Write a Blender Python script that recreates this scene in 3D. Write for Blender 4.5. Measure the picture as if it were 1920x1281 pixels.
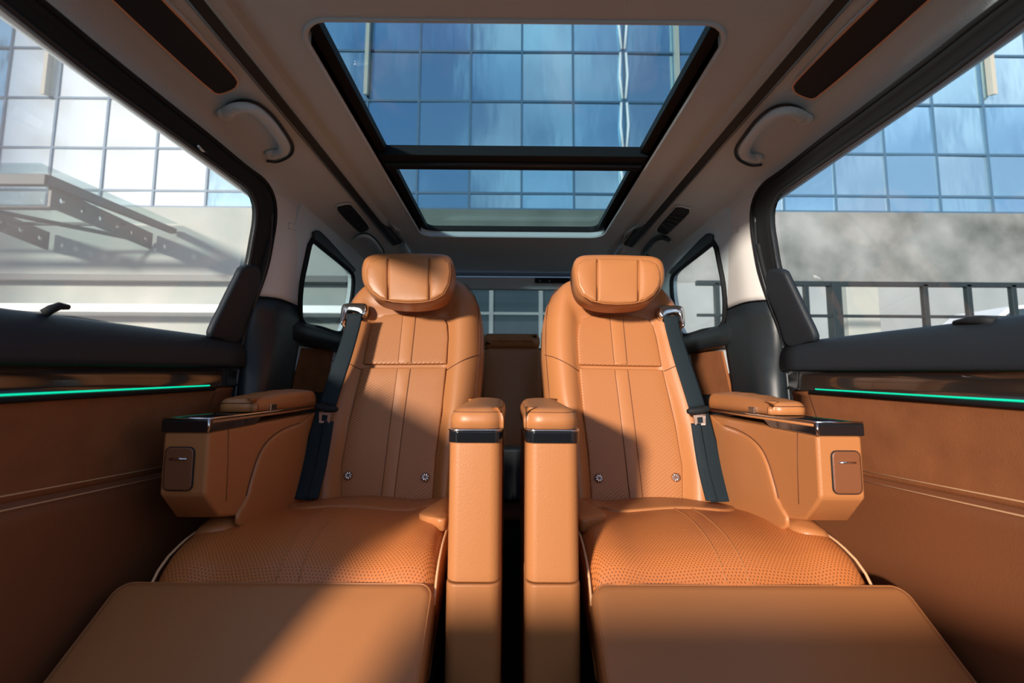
import bpy, math, random
from mathutils import Vector as V, Matrix, Euler
from mathutils import Vector as Vector2
from mathutils.geometry import delaunay_2d_cdt
from math import sin, cos, pi, radians as R
for o in list(bpy.data.objects): bpy.data.objects.remove(o)
random.seed(7)
SC = bpy.context.scene
COL = SC.collection
# ------------------------------------------------------------------ camera
FPX = 853.0
cd = bpy.data.cameras.new('camera'); cam = bpy.data.objects.new('camera', cd); COL.objects.link(cam)
cd.sensor_width = 36; cd.lens = 36 * FPX / 1920; cd.clip_start = 0.02; cd.clip_end = 500
CM = Euler((0, 0, R(-0.2))).to_matrix() @ Euler((R(90 + 5.52), 0, 0)).to_matrix() @ Euler((0, 0, R(0.35))).to_matrix()
cam.rotation_euler = CM.to_euler()
cd.dof.use_dof = True; cd.dof.focus_distance = 1.4; cd.dof.aperture_fstop = 3.2
SC.camera = cam
# ------------------------------------------------------------------ look
SC.view_settings.view_transform = 'Standard'; SC.view_settings.look = 'None'
SC.view_settings.gamma = 1; SC.view_settings.use_curve_mapping = False
SC.view_settings.exposure = 0.08
# ------------------------------------------------------------------ sky and sun
SUN_DIR = V((0.54, 1.0, -0.215)).normalized()      # the way the light travels
W = bpy.data.worlds.new('sky'); SC.world = W; W.use_nodes = True
nt = W.node_tree; nt.nodes.clear()
out = nt.nodes.new('ShaderNodeOutputWorld'); bg = nt.nodes.new('ShaderNodeBackground')
tc = nt.nodes.new('ShaderNodeTexCoord'); sep = nt.nodes.new('ShaderNodeSeparateXYZ')
gr = nt.nodes.new('ShaderNodeValToRGB'); nz = nt.nodes.new('ShaderNodeTexNoise'); cr = nt.nodes.new('ShaderNodeValToRGB')
mx = nt.nodes.new('ShaderNodeMix'); mx.data_type = 'RGBA'
nt.links.new(tc.outputs['Generated'], sep.inputs[0]); nt.links.new(sep.outputs['Z'], gr.inputs[0])
gr.color_ramp.elements[0].position = 0.0; gr.color_ramp.elements[0].color = (0.58, 0.74, 0.92, 1)
gr.color_ramp.elements[1].position = 0.75; gr.color_ramp.elements[1].color = (0.08, 0.2, 0.5, 1)
nz.inputs['Scale'].default_value = 2.6; nz.inputs['Detail'].default_value = 6; nz.inputs['Roughness'].default_value = 0.6
nt.links.new(tc.outputs['Generated'], nz.inputs['Vector']); nt.links.new(nz.outputs['Fac'], cr.inputs[0])
cr.color_ramp.elements[0].position = 0.5; cr.color_ramp.elements[0].color = (0, 0, 0, 1)
cr.color_ramp.elements[1].position = 0.72; cr.color_ramp.elements[1].color = (1, 1, 1, 1)
nt.links.new(cr.outputs[0], mx.inputs[0]); nt.links.new(gr.outputs[0], mx.inputs[6]); mx.inputs[7].default_value = (1.6, 1.7, 1.8, 1)
nt.links.new(mx.outputs[2], bg.inputs[0]); bg.inputs[1].default_value = 0.85
nt.links.new(bg.outputs[0], out.inputs[0])
sl = bpy.data.lights.new('sun', 'SUN'); so = bpy.data.objects.new('sun', sl); COL.objects.link(so)
sl.energy = 6.3; sl.angle = R(4.5); sl.color = (1.0, 0.88, 0.76)
so.rotation_euler = SUN_DIR.to_track_quat('-Z', 'Y').to_euler(); so.location = (-5, -8, 4)
# ------------------------------------------------------------------ projections: where a line of sight meets a real surface
def ray(px, py): return CM @ V(((px - 960) / FPX, (640.5 - py) / FPX, -1))
def onY(px, py, y): d = ray(px, py); return d * (y / d.y)
def onX(px, py, x): d = ray(px, py); return d * (x / d.x)
def onZ(px, py, z): d = ray(px, py); return d * (z / d.z)
def onP(px, py, p, n): d = ray(px, py); return d * (p.dot(n) / d.dot(n))
# ------------------------------------------------------------------ materials
def mat(name, col, rough=0.5, metal=0, spec=0.5, bump=0, bscale=300, coat=0, emit=None, es=0, noise=0, nscale=4, col2=None):
    m = bpy.data.materials.new(name); m.use_nodes = True; t = m.node_tree; b = t.nodes['Principled BSDF']
    b.inputs['Base Color'].default_value = (*col, 1); b.inputs['Roughness'].default_value = rough
    b.inputs['Metallic'].default_value = metal; b.inputs['Specular IOR Level'].default_value = spec
    b.inputs['Coat Weight'].default_value = coat
    c = t.nodes.new('ShaderNodeTexCoord')
    if emit: b.inputs['Emission Color'].default_value = (*emit, 1); b.inputs['Emission Strength'].default_value = es
    if bump:
        n = t.nodes.new('ShaderNodeTexNoise'); n.inputs['Scale'].default_value = bscale; n.inputs['Detail'].default_value = 3
        t.links.new(c.outputs['Object'], n.inputs['Vector'])
        bp = t.nodes.new('ShaderNodeBump'); bp.inputs['Strength'].default_value = bump; bp.inputs['Distance'].default_value = 0.002
        t.links.new(n.outputs['Fac'], bp.inputs['Height']); t.links.new(bp.outputs[0], b.inputs['Normal'])
    if noise:
        n = t.nodes.new('ShaderNodeTexNoise'); n.inputs['Scale'].default_value = nscale; n.inputs['Detail'].default_value = 5
        t.links.new(c.outputs['Object'], n.inputs['Vector'])
        r = t.nodes.new('ShaderNodeValToRGB'); r.color_ramp.elements[0].position = 0.5 - 0.25; r.color_ramp.elements[1].position = 0.75
        r.color_ramp.elements[0].color = (*col, 1); r.color_ramp.elements[1].color = (*(col2 or [k * (1 + noise) for k in col]), 1)
        t.links.new(n.outputs['Fac'], r.inputs[0]); t.links.new(r.outputs[0], b.inputs['Base Color'])
    return m
TAN = (0.42, 0.163, 0.056)
M = {}
M['leather'] = mat('tan_leather', TAN, 0.42, spec=0.4, bump=0.25, bscale=420)
M['leather_fine'] = mat('tan_fine_leather', (0.41, 0.160, 0.055), 0.38, spec=0.45, bump=0.12, bscale=700)
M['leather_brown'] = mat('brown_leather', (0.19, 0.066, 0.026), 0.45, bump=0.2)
M['suede'] = mat('tan_suede', (0.20, 0.072, 0.028), 0.95, spec=0.1, bump=0.4, bscale=500, noise=0.35, nscale=14)
M['seam'] = mat('dark_seam', (0.10, 0.03, 0.012), 0.7)
M['piping'] = mat('light_piping', (0.72, 0.42, 0.22), 0.5)
M['headliner'] = mat('beige_headliner', (0.62, 0.71, 0.74), 0.95, spec=0.1, bump=0.5, bscale=600)
M['pillar'] = mat('beige_pillar_cloth', (0.70, 0.69, 0.66), 0.9, spec=0.1, bump=0.4, bscale=500)
M['dark'] = mat('charcoal_plastic', (0.014, 0.019, 0.023), 0.42, spec=0.5, bump=0.15, bscale=500)
M['softdark'] = mat('dark_soft_touch', (0.014, 0.019, 0.025), 0.55, spec=0.3, bump=0.3, bscale=350)
M['black'] = mat('black_rubber', (0.010, 0.012, 0.014), 0.7, spec=0.25)
M['gloss'] = mat('piano_black', (0.008, 0.009, 0.011), 0.06, coat=0.6)
M['glossbrown'] = mat('dark_gloss_veneer', (0.020, 0.015, 0.013), 0.12, coat=0.5)
M['chrome'] = mat('satin_chrome', (0.72, 0.74, 0.76), 0.16, metal=1)
M['rail'] = mat('grey_rail_metal', (0.22, 0.25, 0.27), 0.35, metal=0.8)
M['railblack'] = mat('black_rail_channel', (0.02, 0.028, 0.032), 0.6)
M['raildull'] = mat('dull_rail_rib', (0.13, 0.13, 0.12), 0.5)
M['copper'] = mat('copper_trim', (0.90, 0.42, 0.22), 0.4)  # trim line with orange light put into its base colour
M['panelblk'] = mat('smoked_panel', (0.020, 0.021, 0.023), 0.5, spec=0.3)
M['carpet'] = mat('dark_carpet', (0.010, 0.011, 0.013), 1, spec=0.05, bump=0.6, bscale=300)
M['green'] = mat('green_light_strip', (0.0, 0.3, 0.2), 0.4, emit=(0.0, 0.75, 0.42), es=1.0)
M['belt'] = mat('belt_webbing', (0.008, 0.016, 0.022), 0.75, spec=0.25, bump=0.3, bscale=900)
M['concrete'] = mat('weathered_concrete', (0.26, 0.30, 0.28), 0.9, noise=1, nscale=0.35, col2=(0.42, 0.43, 0.40), bump=0.3, bscale=4)
M['stained'] = mat('stained_pale_concrete', (0.05, 0.065, 0.062), 0.9, noise=1, nscale=0.42, col2=(0.30, 0.32, 0.32), bump=0.3, bscale=4)  # dark noise blotches imitate dappled tree shadow on the wall
M['mossy'] = mat('grey_green_concrete', (0.10, 0.12, 0.10), 0.9, noise=1, nscale=0.5, col2=(0.18, 0.20, 0.17), bump=0.3, bscale=4)
M['pale'] = mat('pale_render', (0.22, 0.25, 0.26), 0.9, noise=0.3, nscale=0.6)
M['steel'] = mat('dark_painted_steel', (0.012, 0.022, 0.026), 0.5)
M['mullion'] = mat('blue_grey_mullion', (0.05, 0.12, 0.20), 0.5)
M['fin'] = mat('beige_facade_fin', (0.42, 0.40, 0.34), 0.6)
M['white'] = mat('white_paint', (0.88, 0.88, 0.88), 0.4)
M['asphalt'] = mat('asphalt', (0.08, 0.08, 0.085), 0.9, bump=0.4, bscale=60, noise=0.4, nscale=2)
M['winglass'] = mat('dark_window_glass', (0.03, 0.05, 0.06), 0.08, spec=0.7)
def glass(name, tint, refl=0.06, rough=0.0):
    m = bpy.data.materials.new(name); m.use_nodes = True; t = m.node_tree; t.nodes.clear()
    o = t.nodes.new('ShaderNodeOutputMaterial'); x = t.nodes.new('ShaderNodeMixShader'); a = t.nodes.new('ShaderNodeBsdfTransparent')
    g = t.nodes.new('ShaderNodeBsdfGlossy'); f = t.nodes.new('ShaderNodeMath'); lw = t.nodes.new('ShaderNodeLayerWeight'); lw.inputs[0].default_value = 0.5
    pw = t.nodes.new('ShaderNodeMath'); pw.operation = 'POWER'; pw.inputs[1].default_value = 5; f.operation = 'MULTIPLY_ADD'; f.inputs[1].default_value = 0.6; f.inputs[2].default_value = refl * 0.6
    t.links.new(lw.outputs['Facing'], pw.inputs[0]); t.links.new(pw.outputs[0], f.inputs[0])
    a.inputs[0].default_value = (*tint, 1); g.inputs[0].default_value = (1, 1, 1, 1); g.inputs['Roughness'].default_value = rough
    t.links.new(f.outputs[0], x.inputs[0]); t.links.new(a.outputs[0], x.inputs[1]); t.links.new(g.outputs[0], x.inputs[2]); t.links.new(x.outputs[0], o.inputs[0])
    return m
M['glass'] = glass('clear_glass', (0.93, 0.96, 0.96))
def hazed(name, amt):  # translucent white share imitates sun-flare haze over the pane
    m = glass(name, (0.93, 0.96, 0.96)); t = m.node_tree; o = [n for n in t.nodes if n.type == 'OUTPUT_MATERIAL'][0]; src = o.inputs[0].links[0].from_socket
    x = t.nodes.new('ShaderNodeMixShader'); x.inputs[0].default_value = amt; d = t.nodes.new('ShaderNodeBsdfTranslucent'); d.inputs[0].default_value = (0.95, 0.98, 1, 1)
    t.links.new(src, x.inputs[1]); t.links.new(d.outputs[0], x.inputs[2]); t.links.new(x.outputs[0], o.inputs[0]); return m
M['dusty'] = hazed('dusty_glass', 0.12)
M['sunglass'] = glass('tinted_roof_glass', (0.56, 0.68, 0.73), 0.03)
M['rearglass'] = glass('privacy_glass', (0.35, 0.45, 0.48), 0.05)
M['canopyglass'] = glass('canopy_glass', (0.82, 0.90, 0.90), 0.08)
def facade_glass(name, tint, seed, wob=0.07):
    m = bpy.data.materials.new(name); m.use_nodes = True; t = m.node_tree; b = t.nodes['Principled BSDF']
    b.inputs['Base Color'].default_value = (*tint, 1); b.inputs['Metallic'].default_value = 0.92; b.inputs['Roughness'].default_value = 0.09
    c = t.nodes.new('ShaderNodeTexCoord'); mp = t.nodes.new('ShaderNodeMapping'); mp.inputs['Scale'].default_value = (0.5, 1, 0.16); mp.inputs['Location'].default_value = (seed, seed, 0)
    n = t.nodes.new('ShaderNodeTexNoise'); n.inputs['Scale'].default_value = 1.3; n.inputs['Detail'].default_value = 3
    bp = t.nodes.new('ShaderNodeBump'); bp.inputs['Strength'].default_value = 0.35; bp.inputs['Distance'].default_value = wob
    t.links.new(c.outputs['Object'], mp.inputs[0]); t.links.new(mp.outputs[0], n.inputs['Vector']); t.links.new(n.outputs['Fac'], bp.inputs['Height']); t.links.new(bp.outputs[0], b.inputs['Normal'])
    return m
M['fg'] = [facade_glass('curtain_wall_glass_%s' % 'abc'[k], c, k * 3.3) for k, c in enumerate([(0.56, 0.84, 0.97), (0.48, 0.78, 0.97), (0.65, 0.88, 0.97)])]
M['fgl'] = facade_glass('pale_curtain_wall_glass', (0.90, 0.97, 1.0), 7, 0.018); M['fgl'].node_tree.nodes['Principled BSDF'].inputs['Metallic'].default_value = 0.5  # whitened tint imitates a bright building mirrored in the left panels
def quilt():                                       # fine diagonal embossing
    m = mat('embossed_leather', (0.39, 0.150, 0.052), 0.4, spec=0.45); t = m.node_tree; b = t.nodes['Principled BSDF']
    c = t.nodes.new('ShaderNodeTexCoord'); mp = t.nodes.new('ShaderNodeMapping'); mp.inputs['Rotation'].default_value = (0, R(35), 0)
    w = t.nodes.new('ShaderNodeTexWave'); w.bands_direction = 'Z'; w.inputs['Scale'].default_value = 38; w.inputs['Distortion'].default_value = 0.3
    bp = t.nodes.new('ShaderNodeBump'); bp.inputs['Strength'].default_value = 0.5; bp.inputs['Distance'].default_value = 0.0012
    t.links.new(c.outputs['Object'], mp.inputs[0]); t.links.new(mp.outputs[0], w.inputs[0]); t.links.new(w.outputs['Fac'], bp.inputs['Height']); t.links.new(bp.outputs[0], b.inputs['Normal'])
    return m
M['quilt'] = quilt()
def perf():                                        # rows of punched holes
    m = mat('perforated_leather', (0.41, 0.160, 0.055), 0.4, spec=0.45); t = m.node_tree; b = t.nodes['Principled BSDF']
    c = t.nodes.new('ShaderNodeTexCoord'); mp = t.nodes.new('ShaderNodeMapping'); mp.inputs['Rotation'].default_value = (0, 0, R(45)); mp.inputs['Scale'].default_value = (1, 1, 1)
    v = t.nodes.new('ShaderNodeTexVoronoi'); v.voronoi_dimensions = '2D'; v.inputs['Scale'].default_value = 190; v.inputs['Randomness'].default_value = 0
    r = t.nodes.new('ShaderNodeValToRGB'); r.color_ramp.elements[0].position = 0.14; r.color_ramp.elements[0].color = (0.07, 0.022, 0.01, 1)
    r.color_ramp.elements[1].position = 0.24; r.color_ramp.elements[1].color = (0.52, 0.165, 0.045, 1)
    t.links.new(c.outputs['Object'], mp.inputs[0]); t.links.new(mp.outputs[0], v.inputs['Vector']); t.links.new(v.outputs['Distance'], r.inputs[0]); t.links.new(r.outputs[0], b.inputs['Base Color'])
    return m
M['perf'] = perf()
# ------------------------------------------------------------------ mesh helpers (world coordinates; SIDE mirrors to the right half of the car)
SIDE = [None]                                      # None = as built (left); a number = mirrored in x and moved by that much
def T(p):
    p = V(p)
    return V((-p.x + SIDE[0], p.y, p.z)) if SIDE[0] is not None else p
def base(o):
    while o.parent: o = o.parent
    return V(o.location)
def tag(o, label=None, cat=None, group=None, kind=None):
    if label: o['label'] = label
    if cat: o['category'] = cat
    if group: o['group'] = group
    if kind: o['kind'] = kind
    return o
def thing(name, loc, label=None, cat=None, group=None, kind=None):
    o = bpy.data.objects.new(name, None); COL.objects.link(o); o.location = T(loc); o.empty_display_size = 0.05
    return tag(o, label, cat, group, kind)
def obj(name, vs, fs, m, parent=None, smooth=True, sub=0, bev=0, solid=0, off=-1, **kw):
    ws = [T(v) for v in vs]
    if parent is not None: org = base(parent)
    else:
        org = V((sum(v.x for v in ws) / len(ws), sum(v.y for v in ws) / len(ws), min(v.z for v in ws)))
    if SIDE[0] is not None: fs = [tuple(reversed(f)) for f in fs]
    me = bpy.data.meshes.new(name); me.from_pydata([v - org for v in ws], [], fs); me.materials.append(m); me.update()
    if smooth:
        for p in me.polygons: p.use_smooth = True
    o = bpy.data.objects.new(name, me); COL.objects.link(o)
    if parent is not None: o.parent = parent
    else: o.location = org
    if solid and smooth is not None and off == 1:   # thickness always grows away from the cabin
        nv = V(); cc = V()
        for p in me.polygons: nv += p.normal * p.area; cc += (p.center + org - V((0, 1.3, 0.0))) * p.area
        d2 = sum((p.normal.dot((p.center + org - V((0, 1.3, 0))).normalized()) * p.area for p in me.polygons))
        off = 1 if d2 > 0 else -1
    if solid: s = o.modifiers.new('s', 'SOLIDIFY'); s.thickness = solid; s.offset = off
    if bev:
        b = o.modifiers.new('b', 'BEVEL'); b.width = bev; b.segments = 3; b.limit_method = 'ANGLE'; b.angle_limit = R(35)
        if smooth: b.harden_normals = True
    if sub: s = o.modifiers.new('u', 'SUBSURF'); s.levels = sub; s.render_levels = sub
    return tag(o, **kw) if kw else o
def crom(pts, n, closed=False):                    # smooth resampling through points
    pts = [V(p) for p in pts]; N = len(pts); res = []; segs = N if closed else N - 1
    def P(i): return pts[i % N] if closed else pts[max(0, min(N - 1, i))]
    L = [(P(i + 1) - P(i)).length for i in range(segs)]; tot = sum(L)
    for k in range(n):
        s = tot * k / (n if closed else n - 1); i = 0
        while i < segs - 1 and s > L[i]: s -= L[i]; i += 1
        t = min(1, s / max(L[i], 1e-9)); a, b, c, d = P(i - 1), P(i), P(i + 1), P(i + 2)
        res.append(0.5 * ((2 * b) + (c - a) * t + (2 * a - 5 * b + 4 * c - d) * t * t + (3 * b - a - 3 * c + d) * t ** 3))
    return res
def tube(name, pts, r, m, parent=None, n=8, closed=False, smoothn=0, flat=1.0, up=None, **kw):
    pts = [V(p) for p in pts]
    if smoothn: pts = crom(pts, smoothn, closed)
    N = len(pts); vs = []; fs = []; pu = V(up) if up else None
    for i, p in enumerate(pts):
        a = pts[(i + 1) % N] if closed or i < N - 1 else p; b = pts[i - 1] if closed or i > 0 else p
        d = (a - b).normalized()
        if pu is None: pu = V((0, 0, 1)) if abs(d.z) < 0.9 else V((1, 0, 0))
        s = d.cross(pu).normalized(); u = s.cross(d).normalized()
        if not up: pu = u
        rr = r[i] if isinstance(r, (list, tuple)) else r
        for k in range(n): a_ = 2 * pi * k / n; vs.append(p + s * cos(a_) * rr + u * sin(a_) * rr * flat)
    for i in range(N if closed else N - 1):
        j = (i + 1) % N
        for k in range(n): fs.append((i * n + k, i * n + (k + 1) % n, j * n + (k + 1) % n, j * n + k))
    if not closed: fs.append(tuple(reversed(range(n)))); fs.append(tuple(range((N - 1) * n, N * n)))
    fs = [tuple(reversed(f)) for f in fs]
    return obj(name, vs, fs, m, parent, **kw)
def grid(name, rows, m, parent=None, solid=0, off=-1, flip=False, sub=0, **kw):
    c = len(rows[0]); vs = [p for r in rows for p in r]; fs = []
    for i in range(len(rows) - 1):
        for j in range(c - 1):
            f = (i * c + j, i * c + j + 1, (i + 1) * c + j + 1, (i + 1) * c + j); fs.append(tuple(reversed(f)) if flip else f)
    return obj(name, vs, fs, m, parent, solid=solid, off=off, sub=sub, **kw)
def body(name, rows, skirt, m, parent=None, inset=0.01, **kw):  # closed solid under a grid surface
    nr, c = len(rows), len(rows[0]); vs = [V(p) for r in rows for p in r]; fs = []
    for i in range(nr - 1):
        for j in range(c - 1): fs.append((i * c + j, i * c + j + 1, (i + 1) * c + j + 1, (i + 1) * c + j))
    loop = [j for j in range(c)] + [i * c + c - 1 for i in range(1, nr)] + [(nr - 1) * c + j for j in range(c - 2, -1, -1)] + [i * c for i in range(nr - 2, 0, -1)]
    cen = sum((vs[k] for k in loop), V()) / len(loop); prev = loop
    for f_, s_ in ((0.15, 0), (0.85, 0), (1.0, 1)):
        st = len(vs)
        for k in loop:
            p = vs[k] + V(skirt) * f_
            if s_: p = p + (cen - vs[k]).normalized() * inset
            vs.append(p)
        cur = list(range(st, st + len(loop)))
        for a in range(len(loop)): b = (a + 1) % len(loop); fs.append((prev[b], prev[a], cur[a], cur[b]))
        prev = cur
    fs.append(tuple(reversed(prev))); fs = [tuple(reversed(f)) for f in fs]
    return obj(name, vs, fs, m, parent, **kw)
def pillow(name, outl, n, m, parent=None, depth=0.02, r=0.01, crown=0.004, back=0.0, N=64, smooth_out=True, steps=4, warp=None, cells=0, **kw):
    n = V(n).normalized(); o = crom(outl, N, True) if smooth_out else [V(p) for p in outl]; N = len(o)
    cen = sum(o, V()) / N
    ar = V()
    for i in range(N): ar += (o[i] - cen).cross(o[(i + 1) % N] - cen)
    if ar.dot(n) < 0: o.reverse()
    inn = []
    for i in range(N):
        d = (o[(i + 1) % N] - o[i - 1]).normalized(); inn.append(n.cross(d).normalized())
    E = [o[i] + inn[i] * r for i in range(N)]        # keep the inset loop from folding over at tight corners
    for _ in range(60):
        bad = False
        for i in range(N):
            j = (i + 1) % N
            if (E[j] - E[i]).dot(o[j] - o[i]) < 0.02 * (o[j] - o[i]).length_squared:
                m_ = (E[i] + E[j]) / 2; dd_ = (o[j] - o[i]) * 0.02; E[i] = m_ - dd_; E[j] = m_ + dd_; bad = True
        if not bad: break
    ofs = [(E[i] - o[i]) for i in range(N)]
    rings = []
    if back: rings.append([p - n * back for p in o])
    rings.append(list(o))
    if depth - r > 1e-4: rings.append([p + n * (depth - r) for p in o])
    for k in range(1, steps + 1):
        a = pi / 2 * k / steps; rings.append([o[i] + ofs[i] * (1 - cos(a)) + n * (depth - r + r * sin(a)) for i in range(N)])
    vs = [p for rg in rings for p in rg]; fs = []
    for a in range(len(rings) - 1):
        for i in range(N): j = (i + 1) % N; fs.append((a * N + i, a * N + j, (a + 1) * N + j, (a + 1) * N + i))
    L = (len(rings) - 1) * N; last = rings[-1]
    ax = (last[0] - last[N // 2]); ax = (ax - n * ax.dot(n)).normalized(); ay = n.cross(ax)
    P2 = [((p - cen).dot(ax), (p - cen).dot(ay)) for p in last]; hb = (last[0] - cen).dot(n)
    mnx, mxx, mny, mxy = min(p[0] for p in P2), max(p[0] for p in P2), min(p[1] for p in P2), max(p[1] for p in P2)
    st_ = max(math.sqrt((mxx - mnx) * (mxy - mny)) / (cells or 18), 0.0008); inn2 = []
    gy = mny + st_ / 2
    while gy < mxy:
        gx = mnx + st_ / 2
        while gx < mxx:
            c_ = False; dm = 1e9
            for i in range(N):
                (xa, ya), (xb, yb_) = P2[i - 1], P2[i]
                if (ya > gy) != (yb_ > gy) and gx < (xb - xa) * (gy - ya) / (yb_ - ya) + xa: c_ = not c_
                ex, ey = xb - xa, yb_ - ya; l2 = ex * ex + ey * ey or 1e-12; t_ = max(0, min(1, ((gx - xa) * ex + (gy - ya) * ey) / l2))
                dm = min(dm, (gx - xa - ex * t_) ** 2 + (gy - ya - ey * t_) ** 2)
            if c_ and dm > (st_ * 0.45) ** 2: inn2.append((gx, gy))
            gx += st_
        gy += st_
    co, _, tri, ov, _, _ = delaunay_2d_cdt([Vector2(p) for p in P2] + [Vector2(p) for p in inn2], [(i, (i + 1) % N) for i in range(N)], [], 1, 1e-7)
    NC = len(co); hh_ = [0.0] * NC; bnd = [any(q < N for q in ov[k]) for k in range(NC)]; mp_ = {}
    for k in range(NC):
        b_ = [q for q in ov[k] if q < N]
        if b_: mp_[k] = L + b_[0]
    if crown and NC:
        nb = [set() for _ in range(NC)]
        for f in tri:
            for q in range(len(f)): nb[f[q]].add(f[q - 1]); nb[f[q - 1]].add(f[q])
        for _ in range(90):
            for k in range(NC):
                if not bnd[k] and nb[k]: hh_[k] = sum(hh_[q] for q in nb[k]) / len(nb[k]) + 1
        mh = max(hh_) or 1; hh_ = [crown * (h / mh) ** 0.8 for h in hh_]
    for k in range(NC):
        if k not in mp_: mp_[k] = len(vs); vs.append(cen + ax * co[k][0] + ay * co[k][1] + n * (hb + hh_[k]))
    for f in tri:
        g_ = [mp_[q] for q in f]
        if (vs[g_[1]] - vs[g_[0]]).cross(vs[g_[2]] - vs[g_[0]]).dot(n) < 0: g_.reverse()
        if len(set(g_)) == len(g_): fs.append(tuple(g_))
    fs.append(tuple(reversed(range(N))))
    if warp: vs = [warp(v) for v in vs]
    ob = obj(name, vs, fs, m, parent, **kw)
    return ob, o, inn
def prism(name, outl, ext, m, parent=None, bev=0.003, smooth=False, **kw):
    o = [V(p) for p in outl]; e = V(ext); N = len(o); cen = sum(o, V()) / N; ar = V()
    for i in range(N): ar += (o[i] - cen).cross(o[(i + 1) % N] - cen)
    if ar.dot(e) > 0: o.reverse()
    vs = o + [p + e for p in o]
    fs = [tuple(range(N)), tuple(reversed(range(N, 2 * N)))] + [(i, i + N, (i + 1) % N + N, (i + 1) % N) for i in range(N)]
    return obj(name, vs, fs, m, parent, smooth=smooth, bev=bev, **kw)
def box(name, x0, x1, y0, y1, z0, z1, m, parent=None, bev=0.003, **kw):
    return prism(name, [(x0, y0, z0), (x1, y0, z0), (x1, y1, z0), (x0, y1, z0)], (0, 0, z1 - z0), m, parent, bev=bev, **kw)
def rrect(a0, a1, b0, b1, r, k=6):
    res = []
    for (ca, cb, s) in ((a1 - r, b1 - r, 0), (a0 + r, b1 - r, 90), (a0 + r, b0 + r, 180), (a1 - r, b0 + r, 270)):
        for i in range(k + 1): t = R(s + 90 * i / k); res.append((ca + r * cos(t), cb + r * sin(t)))
    return res
def rect_ring(name, inner, rect, f, m, parent=None, thick=0.0, solid=0, off=1, **kw):   # a panel with a shaped opening
    ca = sum(p[0] for p in inner) / len(inner); cb = sum(p[1] for p in inner) / len(inner); a0, a1, b0, b1 = rect; outer = []
    for (a, b) in inner:
        da, db = a - ca, b - cb; t = 1e9
        if da > 1e-9: t = min(t, (a1 - ca) / da)
        if da < -1e-9: t = min(t, (a0 - ca) / da)
        if db > 1e-9: t = min(t, (b1 - cb) / db)
        if db < -1e-9: t = min(t, (b0 - cb) / db)
        outer.append([ca + da * t, cb + db * t])
    for c_ in ((a0, b0), (a0, b1), (a1, b0), (a1, b1)):
        k = min(range(len(outer)), key=lambda i: (outer[i][0] - c_[0]) ** 2 + (outer[i][1] - c_[1]) ** 2); outer[k] = list(c_)
    N = len(inner); vs = []
    for s in (0, 0.5, 1): vs += [f(i_[0] * (1 - s) + o_[0] * s, i_[1] * (1 - s) + o_[1] * s) for i_, o_ in zip(inner, outer)]
    fs = []
    for q in range(2):
        for i in range(N): j = (i + 1) % N; fs.append((q * N + i, q * N + j, (q + 1) * N + j, (q + 1) * N + i))
    return obj(name, vs, fs, m, parent, solid=solid, off=off, smooth=False, **kw)
def S(o, **k): return tag(o, kind='structure', **k)
RDX = 0.016
def lerp_tab(tab, x):
    if x <= tab[0][0]: return tab[0][1]
    for (a, b), (c, d) in zip(tab, tab[1:]):
        if x <= c: return b + (d - b) * (x - a) / (c - a)
    return tab[-1][1]
from mathutils.bvhtree import BVHTree
def drape(ob, par_inv=True):                       # lets a line be laid on the surface just built (unmirrored space)
    me = ob.data; org = base(ob); pts = [v.co + org for v in me.vertices]
    if SIDE[0] is not None: pts = [V((-(p.x - SIDE[0]), p.y, p.z)) for p in pts]
    t = BVHTree.FromPolygons(pts, [tuple(p.vertices) for p in me.polygons])
    def f(px, py, lift=0.0):
        d = ray(px, py).normalized(); h = t.ray_cast(V((0, 0, 0)), d)
        if h[0] is None: return None
        return h[0] - d * lift
    return f
def clipx(poly, x0, x1):
    for lim, sg in ((x0, 1), (x1, -1)):
        out = []
        for i in range(len(poly)):
            a, b = poly[i - 1], poly[i]; ia, ib = (a[0] - lim) * sg >= 0, (b[0] - lim) * sg >= 0
            if ia != ib: t = (lim - a[0]) / (b[0] - a[0]); out.append((lim, a[1] + (b[1] - a[1]) * t))
            if ib: out.append(b)
        poly = out
    return poly
def smst(x): x = max(0, min(1, x)); return x * x * (3 - 2 * x)
# side plane of the upper body: leans in towards the roof
SP0 = V((-0.80, 0, 0.135)); SPd = V((0.10, 0, 0.415)); SPn = V((0.415, 0, -0.10)).normalized()
def onS(px, py, lift=0.0): return onP(px, py, SP0 + SPn * lift, SPn)
def spx(z): return -0.80 + (z - 0.135) * 0.241 if z > 0.135 else -0.80
# sloping outer strip of the headliner
RP0 = V((-0.515, 0, 0.645)); RPd = V((-0.20, 0, -0.062)); RPn = V((0.062, 0, -0.20)).normalized()
def onR(px, py, lift=0.0): return onP(px, py, RP0 + RPn * lift, RPn)
YR = 0.50                                          # front edge of the roof
YF = 0.06                                          # how far forward of the picture the cabin is built
# ================================================================== ROOF
ZR = 0.66
f0 = onZ(960, 44, ZR).y; f1 = onZ(960, 443, ZR).y; XS0 = onZ(599, 110, ZR).x; XS1 = onZ(1334, 110, ZR).x
inner = rrect(XS0, XS1, f0, f1, 0.055)
ceil = S(thing('ceiling', (0, 1.3, ZR)))
def cf(a, b): return V((a, b, ZR - 0.03 * max(0, (b - 2.05) / 0.45) ** 1.5))
rect_ring('headliner_centre', inner, (-0.51, 0.525, YR, 2.50), cf, M['headliner'], ceil, solid=0.03, off=1)
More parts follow.
